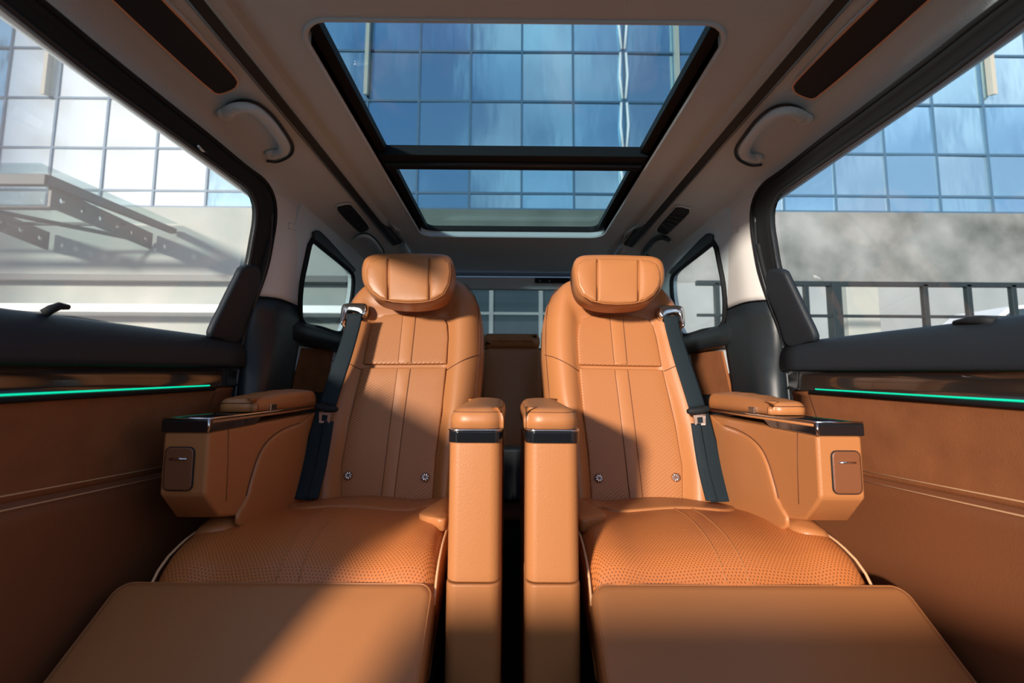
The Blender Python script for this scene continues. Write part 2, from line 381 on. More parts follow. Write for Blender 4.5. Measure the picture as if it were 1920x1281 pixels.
# reveal of the opening and soft lip round it
NI = len(inner)
vs = [V((a, b, ZR + h)) for h in (0, 0.024) for a, b in inner]
obj('opening_reveal', vs, [(i, (i + 1) % NI, (i + 1) % NI + NI, i + NI) for i in range(NI)], M['headliner'], ceil)
tube('opening_lip', [V((a, b, ZR - 0.001)) for a, b in rrect(XS0 - 0.006, XS1 + 0.006, f0 - 0.006, f1 + 0.006, 0.06)], 0.004, M['headliner'], ceil, closed=True, n=10)
sec = [(-0.50, ZR), (-0.52, 0.648), (-0.60, 0.621), (-0.67, 0.599), (-0.70, 0.586), (-0.722, 0.562), (-0.735, 0.53)]
for sgn in (None, RDX):
    SIDE[0] = sgn
    rows = [[V((x, y, z - 0.05 * max(0, (y - 1.9) / 0.6) ** 2)) for x, z in [(-0.50, ZR)] + [tuple(p[:2]) for p in [(q.x, q.z) for q in crom([V((a, 0, b)) for a, b in sec], 22)]]] for y in [YR + (2.5 - YR) * k / 24 for k in range(25)]]
    grid('headliner_side', rows, M['headliner'], ceil, solid=0.03, off=1)
SIDE[0] = None
# sunroof: black frame, crossbar, two panes
sr = S(thing('window_1', (0, 1.4, ZR + 0.05)), label='panoramic glass roof above both seats')
zf = ZR + 0.022
y1, y2 = onZ(960, 313, zf).y, onZ(960, 285, zf).y
bandin = 0.025
fr_in = rrect(XS0 + bandin, XS1 - bandin, f0 - 0.012, f1 - 0.012, 0.035)
rect_ring('roof_frame', fr_in, (XS0 - 0.06, XS1 + 0.06, f0 - 0.06, f1 + 0.05), lambda a, b: V((a, b, zf)), M['black'], sr, solid=0.02, off=1)
ybar0, ybar1 = min(y1, y2), max(y1, y2)
box('crossbar', XS0, XS1, ybar0, ybar1, zf - 0.012, zf + 0.02, M['black'], sr)
tube('crossbar_seal', [(XS0 + 0.01, (ybar0 + ybar1) / 2, zf - 0.014), (XS1 - 0.01, (ybar0 + ybar1) / 2, zf - 0.014)], 0.008, M['dark'], sr)
box('front_pane', XS0, XS1, f0 - 0.02, ybar0 + 0.01, zf + 0.022, zf + 0.027, M['sunglass'], sr, bev=0)
box('rear_pane', XS0, XS1, ybar1 - 0.01, f1 + 0.02, zf + 0.022, zf + 0.027, M['sunglass'], sr, bev=0)
# ================================================================== per-side shell
def side_shell(right):
    SIDE[0] = RDX if right else None
    n = 2 if right else 1; sd = 'right' if right else 'left'
    # roof rail
    rt = S(thing('trim_%d' % n, (-0.51, 1.3, 0.645)), label='long ribbed rail along the headliner on the %s' % sd)
    y0 = YR; y1_ = onZ(745, 457, 0.645).y
    prism('rail_channel', [(-0.503, y0, 0.656), (-0.503, y0, 0.6475), (-0.510, y0, 0.6440), (-0.538, y0, 0.6345), (-0.546, y0, 0.6355), (-0.546, y0, 0.642)], (0, y1_ - y0, 0), M['railblack'], rt, bev=0.0015)
    for k, (u, mm) in enumerate(((0.10, 'raildull'), (0.20, 'raildull'), (0.30, 'raildull'), (0.93, 'rail'))):
        x = -0.506 - 0.036 * u; z = 0.6452 - 0.0122 * u
        tube('rail_rib', [(x, y0, z), (x, y1_ - 0.01, z)], 0.0012 if k < 3 else 0.0022, M[mm], rt, n=6)
    # ---------------- sliding door
    dr = S(thing('door_%d' % n, (-0.80, 0.9, -0.72)), label='%s sliding door with suede panel and green light line' % sd)
    inn_ = [(-230, -167), (-150, -106), (0, 11), (94, 86), (187, 157), (300, 238), (375, 292), (430, 332), (458, 354), (471, 382), (472, 412), (466, 450), (456, 500), (437, 545), (412, 590), (396, 634)]
    out_ = [(-230, -233), (-150, -171), (0, -50), (94, 25), (187, 101), (300, 190), (375, 248), (450, 309), (487, 337), (505, 367), (509, 405), (503, 450), (493, 500), (476, 550), (456, 600), (442, 640)]
    def clampf(p): return V((p.x, max(p.y, YF), p.z))
    I = crom([onS(*p) for p in inn_], 60); O = crom([onS(*p) for p in out_], 60)
    I = [V((spx(p.z), p.y, p.z)) for p in I]; O = [V((spx(p.z), p.y, p.z)) for p in O]
    rows = []
    for s, l in ((0, 0.0), (0.06, 0.010), (0.25, 0.014), (0.5, 0.010), (0.62, 0.014), (0.85, 0.016), (1.0, 0.004)):
        rows.append([i_ * (1 - s) + o_ * s + SPn * l for i_, o_ in zip(I, O)])
    grid('window_frame', rows, M['black'], dr, solid=0.02, off=1, flip=True)
    tube('window_seal', [p + SPn * 0.012 for p in I], 0.005, M['dark'], dr)
    tube('outer_seal', [p + SPn * 0.012 for p in O], 0.006, M['black'], dr)
    # pane
    g = [onS(*p) for p in inn_]; g = [V((spx(p.z), p.y, p.z)) - SPn * 0.01 for p in g]
    yy = max(p.y for p in g)
    pane = g + [V((spx(0.12) - 0.004, YF - 0.2, 0.12))]
    obj('window_pane', pane, [tuple(range(len(pane)))], M['glass'] if right else M['dusty'], dr, smooth=False)
    # dark sail pad behind the glass
    sail = [(478, 500), (449, 499), (436, 520), (410, 572), (386, 624), (400, 634), (438, 640), (458, 590), (478, 540)]
    pillow('sail_pad', [onS(*p, 0.012) for p in sail], SPn, M['softdark'], dr, depth=0.016, r=0.008, crown=0.002, N=40, smooth_out=True)
    YE = onX(439, 640, -0.80).y
    zb0, zb1 = onX(0, 582, -0.80).z, onX(420, 636, -0.80).z
    yb0, yb1 = onX(0, 582, -0.80).y, onX(420, 636, -0.80).y
    def zb(y): return zb0 + (zb1 - zb0) * (y - yb0) / (yb1 - yb0)
    ze0, ze1 = onX(0, 686, -0.765), onX(427, 690, -0.765)
    def zl(y): return ze0.z + (ze1.z - ze0.z) * (y - ze0.y) / (ze1.y - ze0.y)
    gs0, gs1 = onX(0, 741, -0.775), onX(390, 723, -0.775)
    def zg(y): return gs0.z + (gs1.z - gs0.z) * (y - gs0.y) / (gs1.y - gs0.y)
    ss0, ss1 = onX(0, 946, -0.785), onX(170, 912, -0.785)
    def zs(y): return ss0.z + (ss1.z - ss0.z) * (y - ss0.y) / (ss1.y - ss0.y)
    ys = [YF + (YE - YF) * k / 16 for k in range(17)]
    def strip(nm, prof, mm, y1x=YE, solid=0.02, par=dr, lab=None):
        ysl = [YF + (y1x - YF) * k / 16 for k in range(17)]
        rows = []
        for y in ysl:
            pts = crom([V((x, 0, z(y))) for x, z in prof], 14); rows.append([V((p.x, y, p.z)) for p in pts])
        o = grid(nm, rows, mm, par, solid=solid, off=1)
        if lab: o['label'] = lab
        return o
    strip('belt_pad', [(-0.812, lambda y: zb(y) - 0.004), (-0.80, lambda y: zb(y) + 0.004), (-0.785, lambda y: zb(y) - 0.002), (-0.772, lambda y: zb(y) - 0.018), (-0.764, lambda y: (zb(y) + zl(y)) / 2), (-0.763, lambda y: zl(y) + 0.008), (-0.770, lambda y: zl(y))], M['softdark'])
    strip('gloss_trim', [(-0.772, lambda y: zl(y) + 0.002), (-0.780, lambda y: zl(y) - 0.012), (-0.779, lambda y: zg(y) + 0.010), (-0.774, lambda y: zg(y) - 0.004)], M['glossbrown'])
    yg = onX(391, 724, -0.775).y
    tube('light_strip', [(-0.7725, YF, zg(YF) - 0.000), (-0.7725, yg, zg(yg))], 0.0017, M['green'], dr, n=8, label='glowing green light line')
    tube('strip_moulding', [(-0.772, YF, zg(YF) - 0.008), (-0.772, yg + 0.02, zg(yg + 0.02) - 0.008)], 0.0055, M['black'], dr, n=8)
    strip('suede_panel', [(-0.776, lambda y: zg(y) - 0.010), (-0.780, lambda y: zg(y) - 0.03), (-0.783, lambda y: zg(y) * 0.5 + zs(y) * 0.5), (-0.785, lambda y: zs(y))], M['suede'], YE - 0.03)
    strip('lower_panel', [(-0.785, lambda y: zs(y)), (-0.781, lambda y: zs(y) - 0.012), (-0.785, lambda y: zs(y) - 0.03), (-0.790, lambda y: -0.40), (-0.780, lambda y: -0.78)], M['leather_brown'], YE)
    for k, dz in enumerate((0.012, -0.010)):
        tube('stitching', [V((-0.782, y, zs(y) + dz)) for y in (YF, 0.8, YE - 0.06)], 0.0012, M['piping'], dr, n=6)
    tube('panel_seam', [onX(405, 732, -0.778), onX(380, 800, -0.779)], 0.0010, M['seam'], dr, n=6)
    box('door_edge', -0.83, -0.79, YE - 0.03, YE + 0.005, -0.78, zb(YE), M['black'], dr, bev=0.01)
    tube('edge_seal', [onS(503, 450, 0.014), onS(490, 505, 0.014), onS(462, 590, 0.012), onX(446, 640, -0.795), onX(437, 700, -0.79), onX(430, 770, -0.79), onX(424, 900, -0.79)], 0.008, M['black'], dr, smoothn=30)
    tube('edge_seal', [onS(510, 400, 0.014), onS(503, 478, 0.016), onS(480, 560, 0.016), onX(459, 620, -0.785), onX(447, 690, -0.78), onX(439, 770, -0.78), onX(430, 900, -0.78)], 0.005, M['dark'], dr, smoothn=30)
    # sunshade hook
    hk = tube('shade_hook', [onX(82, 588, -0.79), onX(96, 580, -0.785), onX(112, 574, -0.78), onX(128, 576, -0.78)] if not right else [onX(60, 592, -0.79), onX(84, 589, -0.785), onX(110, 590, -0.785), onX(135, 595, -0.79)], [0.008, 0.008, 0.007, 0.005], M['black'], dr, n=10)
    if not right:
        tube('hook_highlight', [onS(370, 272, 0.022), onS(379, 282, 0.024), onS(388, 286, 0.022)], 0.0028, M['chrome'], dr, n=8)['label'] = 'small bright clip'
    # ---------------- pillar
    pl = S(thing('trim_%d' % (n + 2), (-0.75, 1.45, -0.75)), label='%s pillar behind the door, beige above and dark below' % sd)
    def shx(nm, rws, m_, cols=9, nr=14, th=0.02, flip=False):
        cl = [crom([onX(*p) for p in r], cols) for r in rws]
        tr = [crom([cl[i][j] for i in range(len(cl))], nr) for j in range(cols)]
        return grid(nm, [[tr[j][i] for j in range(cols)] for i in range(nr)], m_, pl, solid=th, off=1, flip=flip)
    uc = shx('upper_cover', [[(505, 352, -0.712), (545, 372, -0.705), (612, 430, -0.71)],
                        [(509, 390, -0.722), (546, 398, -0.705), (590, 428, -0.722)],
                        [(503, 440, -0.734), (540, 450, -0.712), (574, 470, -0.735)],
                        [(493, 500, -0.748), (531, 510, -0.725), (565, 520, -0.75)],
                        [(479, 556, -0.765), (524, 561, -0.738), (560, 575, -0.765)]], M['pillar'])
    shx('lower_cover', [[(479, 556, -0.765), (524, 561, -0.738), (560, 575, -0.765)],
                        [(462, 600, -0.785), (523, 600, -0.742), (564, 612, -0.77)],
                        [(448, 660, -0.79), (512, 650, -0.735), (560, 652, -0.775)],
                        [(440, 710, -0.79), (494, 700, -0.725), (552, 700, -0.77)],
                        [(434, 760, -0.79), (488, 760, -0.722), (545, 760, -0.77)],
                        [(400, 1000, -0.79), (440, 1050, -0.722), (520, 1000, -0.77)]], M['dark'])
    tube('cover_joint', [onX(479, 556, -0.763), onX(524, 561, -0.736), onX(560, 575, -0.763)], 0.002, M['black'], pl, smoothn=12)
    fd = drape(uc); q = [fd(*p, 0.001) for p in ((541, 418), (556, 421), (556, 432), (541, 429))]
    if all(q): tube('embossed_mark', q, 0.0014, M['headliner'], pl, closed=True, n=6)
    # ---------------- rear side wall with quarter window
    wl = S(thing('wall_' + sd, (-0.80, 2.0, -0.75)))
    gq = [(583, 449), (612, 472), (640, 495), (654, 508), (660, 522), (657, 560), (645, 610), (634, 624), (600, 615), (566, 606), (560, 575), (563, 530), (571, 490), (578, 458)]
    G = crom([onS(*p) for p in gq], 56, True); A = [(p.y, p.z) for p in G]
    rect_ring('window_surround', A, (1.45, 2.52, 0.05, 0.60), lambda a, b: V((spx(b), a, b)), M['headliner'], wl, solid=0.02, off=1)
    tube('window_gasket', [p + SPn * 0.006 for p in G], 0.009, M['black'], wl, closed=True)
    # dark header strip above the glass
    hd = [(585, 449), (640, 494), (655, 510), (664, 505), (640, 478), (605, 440), (592, 432)]
    pillow('shade_header', [onS(*p, 0.004) for p in hd], SPn, M['dark'], wl, depth=0.01, r=0.004, crown=0, N=40, smooth_out=True)
    box('lower_wall', -0.84, -0.80, 1.40, 2.55, -0.80, 0.06, M['dark'], wl, bev=0)
    sill = grid('window_sill', [[V((x, y, z)) for x, z in ((-0.785, 0.236), (-0.765, 0.228), (-0.755, 0.20), (-0.758, 0.155), (-0.795, 0.145))] for y in (1.45, 1.7, 2.0, 2.3, 2.52)], M['dark'], wl, solid=0.015, off=1)
    c4 = [onX(*p, -0.792) for p in ((568, 653), (627, 655), (612, 737), (549, 735))]
    prism('suede_insert', c4, (-0.02, 0, 0), M['suede'], wl, bev=0.004)
    wd = thing('window_%d' % (n + 1), (-0.78, 2.0, 0.3)); S(wd, label='small rear quarter window on the %s' % sd)
    obj('quarter_pane', [p - SPn * 0.006 for p in G], [tuple(range(56))], M['rearglass'] if not right else M['glass'], wd, smooth=False)
    tube('rear_corner_trim', [V((-0.74, 2.42, -0.1)), V((-0.74, 2.45, 0.3)), V((-0.70, 2.48, 0.55)), V((-0.64, 2.5, 0.62))], 0.05, M['headliner'], wl, smoothn=14, n=12)
    # ---------------- overhead panel, vent, grab handles
    pn = thing('overhead_lamp_panel', onR(400, 120), 'long black overhead panel edged in copper, %s of the glass roof' % sd, 'overhead panel', 'long black overhead panels')
    po = [(-10, -230), (60, -150), (150, -62), (236, 20), (300, 80), (360, 135), (392, 162), (408, 172), (436, 163), (444, 152), (440, 140), (400, 95), (350, 42), (300, -10), (200, -120), (120, -210), (50, -270)]
    P3 = [onR(*p) for p in po]
    pillow('bezel', [c + (c - sum(P3, V()) / len(P3)).normalized() * 0.006 for c in P3], RPn, M['headliner'], pn, depth=0.004, r=0.003, crown=0, N=90)
    _, o_, _ = pillow('smoked_cover', P3, RPn, M['panelblk'], pn, depth=0.006, r=0.002, crown=0, N=90)
    tube('copper_edge', [p + RPn * 0.006 for p in o_], 0.0017, M['copper'], pn, closed=True, n=6)
    vt = thing('air_vent', onR(660, 408), 'small dark roof air vent, %s rear' % sd, 'air vent', 'small rear roof vents')
    vo = [(632, 392), (640, 384), (655, 382), (664, 390), (690, 422), (688, 430), (676, 434), (666, 428)]
    P3 = [onR(*p) for p in vo]; cen = sum(P3, V()) / len(P3)
    pillow('vent_surround', [c + (c - cen).normalized() * 0.008 for c in P3], RPn, M['headliner'], vt, depth=0.004, r=0.003, crown=0, N=40)
    pillow('vent_grille', P3, RPn, M['panelblk'], vt, depth=0.006, r=0.002, crown=0, N=40)
    for k in range(5):
        s = (k + 1) / 6; a = P3[0].lerp(P3[-2], s); b = P3[3].lerp(P3[4], s)
        tube('vent_slat', [a + RPn * 0.007, b + RPn * 0.007], 0.0012, M['dark'], vt, n=6)
    for fr in (True, False):
        hn = thing('grab_handle', onR(475, 230) if fr else onR(688, 455), 'beige grab handle on the %s above the %s' % (sd, 'sliding door window' if fr else 'rear quarter window'), 'grab handle', 'roof grab handles')
        pp = [(422, 213), (436, 205), (455, 201), (478, 207), (503, 229), (524, 257), (533, 275), (527, 287), (510, 288)]
        if not fr: pp = [((x - 475) * 0.40 + 690, (y - 240) * 0.40 + 458) for x, y in pp]
        hs = [0.0, 0.014, 0.026, 0.03, 0.03, 0.03, 0.024, 0.012, 0.0]
        k_ = 1.0 if fr else 0.8
        tube('grip', [onR(p[0], p[1], h * k_) for p, h in zip(pp, hs)], 0.013 * k_, M['headliner'] if not (right and not fr) else M['dark'], hn, smoothn=30, n=12, flat=0.75)
        # dark recess the grip sits against
        ro = [(414, 212), (430, 196), (455, 188), (484, 195), (512, 218), (536, 250), (549, 274), (544, 292), (520, 304), (500, 302), (492, 290), (470, 265), (440, 235), (425, 225)]
        if not fr: ro = [((x - 475) * 0.40 + 690, (y - 240) * 0.40 + 458) for x, y in ro]
        tube('recess_edge', [onR(*p, 0.002) for p in ro[:10]], 0.004 * k_, M['dark'], hn, smoothn=40, n=8, flat=0.6)
        for e in (pp[0], pp[-1]):
            pillow('mount_cap', [onR(e[0], e[1]) + (RPd.normalized() * cos(t) * 0.018 + V((0, 1, 0)) * sin(t) * 0.018) * k_ for t in [2 * pi * i / 10 for i in range(10)]], RPn, M['headliner'], hn, depth=0.008, r=0.006, crown=0.001, N=20)
    SIDE[0] = None
side_shell(False); side_shell(True)
# ================================================================== tailgate, floor, front edge
wr = S(thing('wall_rear', (0, 2.6, -0.75)))
ri = rrect(-0.56, 0.58, 0.20, onY(960, 541, 2.56).z, 0.05)
rect_ring('tailgate_lining', ri, (-0.82, 0.84, -0.80, 0.68), lambda a, b: V((a, 2.56, b)), M['dark'], wr, solid=0.03, off=1)
zt = onY(960, 541, 2.5).z; zt2 = onY(960, 520, 2.5).z
prism('header_trim', [(-0.62, 2.52, zt), (-0.62, 2.50, zt2), (-0.62, 2.56, zt2 + 0.02), (-0.62, 2.56, zt)], (1.26, 0, 0), M['headliner'], wr, bev=0.006)
rw = S(thing('window_4', (0, 2.57, 0.3)), label='rear window between the two seats')
tube('rear_window_seal', [V((a, 2.55, b)) for a, b in ri], 0.010, M['black'], rw, closed=True)
obj('rear_pane', [V((a, 2.575, b)) for a, b in ri], [tuple(range(len(ri)))], M['rearglass'], rw, smooth=False)
cm = thing('tailgate_latch', onY(1040, 527, 2.49), 'small black bracket on the trim above the rear window', 'bracket')
a = onY(1003, 528, 2.49); b = onY(1068, 524, 2.49)
box('bracket_body', a.x, b.x, 2.47, 2.50, a.z - 0.008, b.z + 0.004, M['black'], cm, bev=0.004)
for px in (1012, 1030): tube('screw_cap', [onY(px, 527, 2.470), onY(px, 527, 2.465)], 0.007, M['rail'], cm, n=12)
wf = S(thing('wall_front', (0, -0.6, -0.78)))
box('front_partition', -0.82, 0.84, -0.40, -0.30, -0.80, -0.14, M['dark'], wf, bev=0.03)  # unseen block added to shade the leg rests and lower doors
box('dashboard', -0.82, 0.84, -1.5, -1.1, -0.80, 0.02, M['dark'], wf, bev=0.05)
fl = box('floor', -0.84, 0.86, -1.5, 2.6, -0.83, -0.78, M['carpet'], None, bev=0); S(fl)
# ================================================================== SEATS
BT = V((0, 0.215, 0.76)).normalized(); BN = V((0, -BT.z, BT.y)); B0 = V((0, 1.40, -0.37))
def bp(x, t, h=0.0): return V((x, B0.y, B0.z)) + BT * t + BN * h
def pj(px, py, h=0.0):
    p = onP(px, py, B0 + BN * h, BN); return p.x, (p - B0).dot(BT)
LS = [(566, 985), (571, 900), (580, 800), (589, 753), (611, 698), (629, 640), (637, 600), (646, 567), (657, 552), (672, 539), (690, 530), (712, 521), (740, 514), (768, 511)]
RS = [(866, 985), (872, 900), (884, 800), (897, 745), (905, 655), (904, 600), (898, 567), (888, 545), (875, 530), (858, 521), (835, 516), (800, 512), (772, 511)]
TL = sorted((pj(*p)[1], pj(*p)[0]) for p in LS); TR = sorted((pj(*p)[1], pj(*p)[0]) for p in RS)
IL = [(641, 990), (641, 932), (643, 870), (657, 792), (680, 694), (688, 663), (695, 625), (700, 610)]
IR = [(811, 990), (813, 934), (819, 850), (829, 772), (837, 686), (840, 640), (841, 616), (840, 610)]
TIL = sorted((pj(*p)[1], pj(*p)[0]) for p in IL); TIR = sorted((pj(*p)[1], pj(*p)[0]) for p in IR)
T_TOP = min(TL[-1][0], TR[-1][0]); T_INS = pj(770, 592)[1]
def H(x, t):
    xl, xr, il, ir = lerp_tab(TL, t), lerp_tab(TR, t), lerp_tab(TIL, t), lerp_tab(TIR, t)
    e = 0.0
    if x < il: e = (il - x) / max(il - xl, 1e-4)
    elif x > ir: e = (x - ir) / max(xr - ir, 1e-4)
    if t > T_INS: e = max(e, (t - T_INS) / (T_TOP - T_INS))
    e = max(0, min(1, e)); amp = 0.050 - 0.022 * smst(t / T_INS)
    h = amp * sin(pi * min(1, e ** 0.8)) if e < 1 else 0
    d = min(x - xl, xr - x, (T_TOP - t) * 1.2)
    k = 1 - max(0, min(1, d / 0.055))
    return h * (1 - 0.3 * k) - 0.045 * k * k * k
def onB(px, py, lift=0.0):
    h = 0.0
    for _ in range(6): x, t = pj(px, py, h); h = H(x, t) + lift
    return bp(x, t, h)
def czx(x, y):
    prof = [(0.90, -0.43), (0.925, -0.388), (0.945, -0.362), (0.97, -0.344), (1.01, -0.328), (1.06, -0.318), (1.13, -0.314), (1.2, -0.318), (1.28, -0.328), (1.45, -0.350)]
    z = lerp_tab(prof, y); e = min(x + 0.705, -0.139 - x)
    z += 0.012 * math.exp(-((e - 0.06) / 0.045) ** 2) - 0.035 * max(0, 1 - e / 0.03) ** 2
    c = abs(x + 0.425)
    return z + 0.006 * cos(min(1, c / 0.2) * pi)
def onC(px, py, lift=0.0):
    z = -0.33
    for _ in range(25): p = onZ(px, py, z); z = z * 0.5 + 0.5 * (czx(p.x, p.y) + lift)
    return onZ(px, py, z)
def dens(l, k=10):
    r_ = []
    for a_, b_ in zip(l, l[1:] + l[:1]):
        for q in range(k): r_.append((a_[0] + (b_[0] - a_[0]) * q / k, a_[1] + (b_[1] - a_[1]) * q / k))
    return r_
def seat(right):
    SIDE[0] = RDX if right else None; sd = 'right' if right else 'left'; iw = 'left' if right else 'right'
    st = thing('captain_seat', (-0.40, 1.15, -0.78), 'tan leather captain seat on the %s of the aisle, reclined with its leg rest raised' % sd, 'seat', 'pair of tan captain seats')
    # backrest
    nr, nc = 44, 40; rows = []
    for i in range(nr + 1):
        t = -0.06 + (T_TOP + 0.06) * (1 - (1 - i / nr) ** 1.35); t = min(t, T_TOP - 1e-4)
        xl, xr = lerp_tab(TL, t), lerp_tab(TR, t)
        if xr - xl < 0.05: m_ = (xl + xr) / 2; xl, xr = m_ - 0.03, m_ + 0.03
        rows.append([bp(xl + (xr - xl) * j / nc, t, H(xl + (xr - xl) * j / nc, t)) for j in range(nc + 1)])
    bk = body('backrest', rows, -BN * 0.10, M['leather_fine'], st, inset=0.03)
    # inset panels
    up = [(700, 609), (709, 599), (722, 593), (745, 591), (790, 591), (818, 593), (833, 600), (839, 610), (841, 635), (838, 684), (760, 685), (683, 685), (688, 660), (694, 630)]
    lo = [(681, 692), (760, 691), (837, 691), (829, 772), (819, 850), (812, 942), (740, 946), (641, 942), (643, 870), (657, 792)]
    for nm, ol in (('upper_insert', up), ('lower_insert', lo)):
        ol = ol if nm == 'lower_insert' else ol
        dd = dens(ol, 40); pts = []
        for p in dd:
            q_ = bp(*pj(*p), 0.001)
            if not pts or (q_ - pts[-1]).length > 0.004: pts.append(q_)
        pillow(nm, pts, BN, M['quilt'], bk, depth=0.012, r=0.005, crown=0.0, back=0.01, smooth_out=False)
    # raised centre strip
    for nm, ll, rr in (('centre_strip', [(757, 595), (748, 683)], [(781, 595), (772, 683)]), ('centre_strip', [(747, 694), (733, 800), (716, 941)], [(771, 694), (757, 800), (740, 941)])):
        a_ = crom([bp(*pj(*p), 0.0125) for p in ll], 12); b_ = crom([bp(*pj(*p), 0.0125) for p in rr], 12)
        pillow(nm, a_ + list(reversed(b_)), BN, M['leather_fine'], bk, depth=0.0025, r=0.0025, crown=0.0015, smooth_out=False)
        for l_ in (a_, b_): tube('strip_seam', [p + BN * 0.001 for p in l_], 0.0012, M['seam'], bk, n=6)
    sm = [onB(*p, 0.001) for p in ((838, 694), (850, 686), (868, 676), (885, 669), (901, 665))]
    tube('bolster_seam', sm, 0.0013, M['seam'], bk, smoothn=16, n=6)
    sm = [onB(*p, 0.001) for p in ((680, 694), (668, 689), (656, 683), (640, 679), (622, 677))]
    tube('bolster_seam', sm, 0.0013, M['seam'], bk, smoothn=16, n=6)
    sm = [onB(*p, 0.0005) for p in ((872, 532), (886, 548), (896, 575), (899, 610), (899, 655), (892, 740), (882, 800))]
    tube('edge_seam', sm, 0.0012, M['seam'], bk, smoothn=24, n=6)
    # rosette buttons
    for (px, py) in ((656, 893), (799, 896)):
        c = bp(*pj(px, py), 0.017); rb = 0.0135
        ux = V((1, 0, 0)); uy = BT
        bt, _, _ = pillow('rosette_button', [c + ux * cos(t) * rb + uy * sin(t) * rb for t in [2 * pi * i / 16 for i in range(16)]], BN, M['leather_brown'], bk, depth=0.003, r=0.002, crown=0.001, N=28)
        for q in range(8):
            an = 2 * pi * q / 8 + 0.3; d = ux * cos(an) + uy * sin(an); e_ = BN.cross(d); cc = c + BN * 0.003 + d * rb * 0.55
            pillow('petal', [cc + d * cos(t) * rb * 0.33 + e_ * sin(t) * rb * 0.17 for t in [2 * pi * i / 8 for i in range(8)]], BN, M['chrome'], bt, depth=0.0016, r=0.0012, crown=0.0005, N=12)
    # headrest
    ho = [(683, 522), (684, 505), (690, 491), (706, 483), (735, 481), (774, 480), (812, 481), (838, 484), (850, 494), (852, 512), (848, 538), (838, 557), (820, 568), (795, 573), (767, 574), (737, 572), (712, 566), (695, 553), (686, 538)]
    HY = 1.455; HN = V((0, -0.985, 0.17)).normalized(); hp = V((0, HY, 0.32))
    Hp = [onP(*p, hp, HN) for p in ho]; cen = sum(Hp, V()) / len(Hp)
    hw = 0.155
    def warp(v):
        u = (v.x - cen.x) / hw; return v + HN * 0.006 * u * u - HN * 0.10 * max(0, (v.z - cen.z - 0.045))
    hr, ho3, hin = pillow('headrest', Hp, HN, M['leather_fine'], st, depth=0.045, r=0.030, crown=0.002, back=0.055, N=80, steps=6, warp=warp)
    hcx, hcy = sum(p[0] for p in ho) / len(ho), sum(p[1] for p in ho) / len(ho)
    hi_ = [(hcx + (x - hcx) * 0.93, hcy + (y - hcy) * 0.90) for x, y in ho]
    dh = dens(hi_, 6); hq = hp + HN * 0.040
    for xa_2, xb_2 in ((600, 728.2), (729.8, 805.2), (806.8, 900)):
        cl_ = clipx(dh, xa_2, xb_2); p3 = [onP(*p, hq, HN) for p in cl_]
        pillow('headrest_panel', crom(p3, 70, True), HN, M['leather_fine'], hr, depth=0.014, r=0.009, crown=0.003, steps=5, smooth_out=False, warp=warp)
    q = [warp(onP(*p, hq, HN) + HN * 0.005) for p in dh]
    tube('headrest_piping', crom(q, 90, True), 0.0020, M['leather'], hr, closed=True, n=6)
    for px in (729, 806):
        tube('headrest_seam', [warp(onP(px, py, hq + HN * 0.004, HN)) for py in (488, 510, 530, 550, 566)], 0.0022, M['seam'], hr, n=6)
    cx = cen.x
    for dx in (-0.06, 0.06):
        tube('headrest_post', [V((cx + dx, HY + 0.06, cen.z)), V((cx + dx, HY + 0.10, cen.z - 0.08))], 0.007, M['chrome'], hr, n=10)
    nk = [V((cx + sx * 0.10 * cos(t), 1.52 + 0.0, cen.z + 0.0)) for sx, t in ((1, 0), (1, 1))]
    box('headrest_carrier', cx - 0.09, cx + 0.09, HY + 0.055, HY + 0.12, cen.z - 0.05, cen.z + 0.05, M['leather_brown'], hr, bev=0.015)
    # cushion
    xs = [-0.705 + 0.566 * (0.5 - 0.5 * cos(pi * j / 44)) for j in range(45)]
    yb = [0.905, 0.915, 0.925, 0.935, 0.945, 0.957, 0.97, 0.985, 1.0, 1.02, 1.04, 1.07, 1.1, 1.13, 1.16, 1.2, 1.24, 1.28, 1.33, 1.38, 1.44]
    def cx_(x, y):                                # rounded front corners
        k = max(0, (1.0 - y) / 0.095); return x * 1.0 + (0.018 * k * k if x < -0.42 else -0.008 * k * k) * abs(x + 0.42) / 0.28
    rows = [[V((cx_(x, y), y, czx(x, y))) for x in xs] for y in yb]
    cu = body('seat_cushion', rows, (0, 0, -0.10), M['perf'], st, inset=0.01)
    for xo in (-0.452, -0.408):
        tube('cushion_seam', [V((xo + 0.0, y, czx(xo, y) + 0.0005)) for y in yb[2:]], 0.0016, M['leather'], cu, n=6)
    # smooth side bolsters of the cushion
    def strip_b(nm, x0, x1, y0, y1, h, mm):
        ol = []
        for (a_, b_) in rrect(x0, x1, y0, y1, min(x1 - x0, y1 - y0) * 0.45, 5): ol.append(V((a_, b_, 0)))
        def wp(v): return V((v.x, v.y, czx(v.x, v.y) + v.z - 0.004))
        return pillow(nm, ol, (0, 0, 1), mm, cu, depth=h, r=min(h * 0.95, 0.02), crown=h * 0.5, N=70, warp=wp)
    strip_b('cushion_bolster', -0.70, -0.615, 1.02, 1.42, 0.014, M['leather_fine'])
    strip_b('cushion_bolster', -0.60, -0.16, 1.20, 1.42, 0.010, M['leather_fine'])
    w_ = [onZ(p[0], p[1], -0.305) for p in ((786, 968), (800, 955), (838, 936), (838, 975), (812, 975))]
    pillow('inner_wedge', w_, (0, 0, 1), M['leather_fine'], cu, depth=0.006, r=0.005, crown=0.003, back=0.02, N=40)
    tube('cushion_piping', [V((-0.700 + 0.004, y, czx(-0.69, y) + 0.006 - 0.004)) for y in yb[1:]], 0.0026, M['piping'], cu, n=8)
    tube('cushion_piping', [V((-0.143, y, czx(-0.15, y) + 0.002)) for y in yb[1:]], 0.0026, M['piping'], cu, n=8)
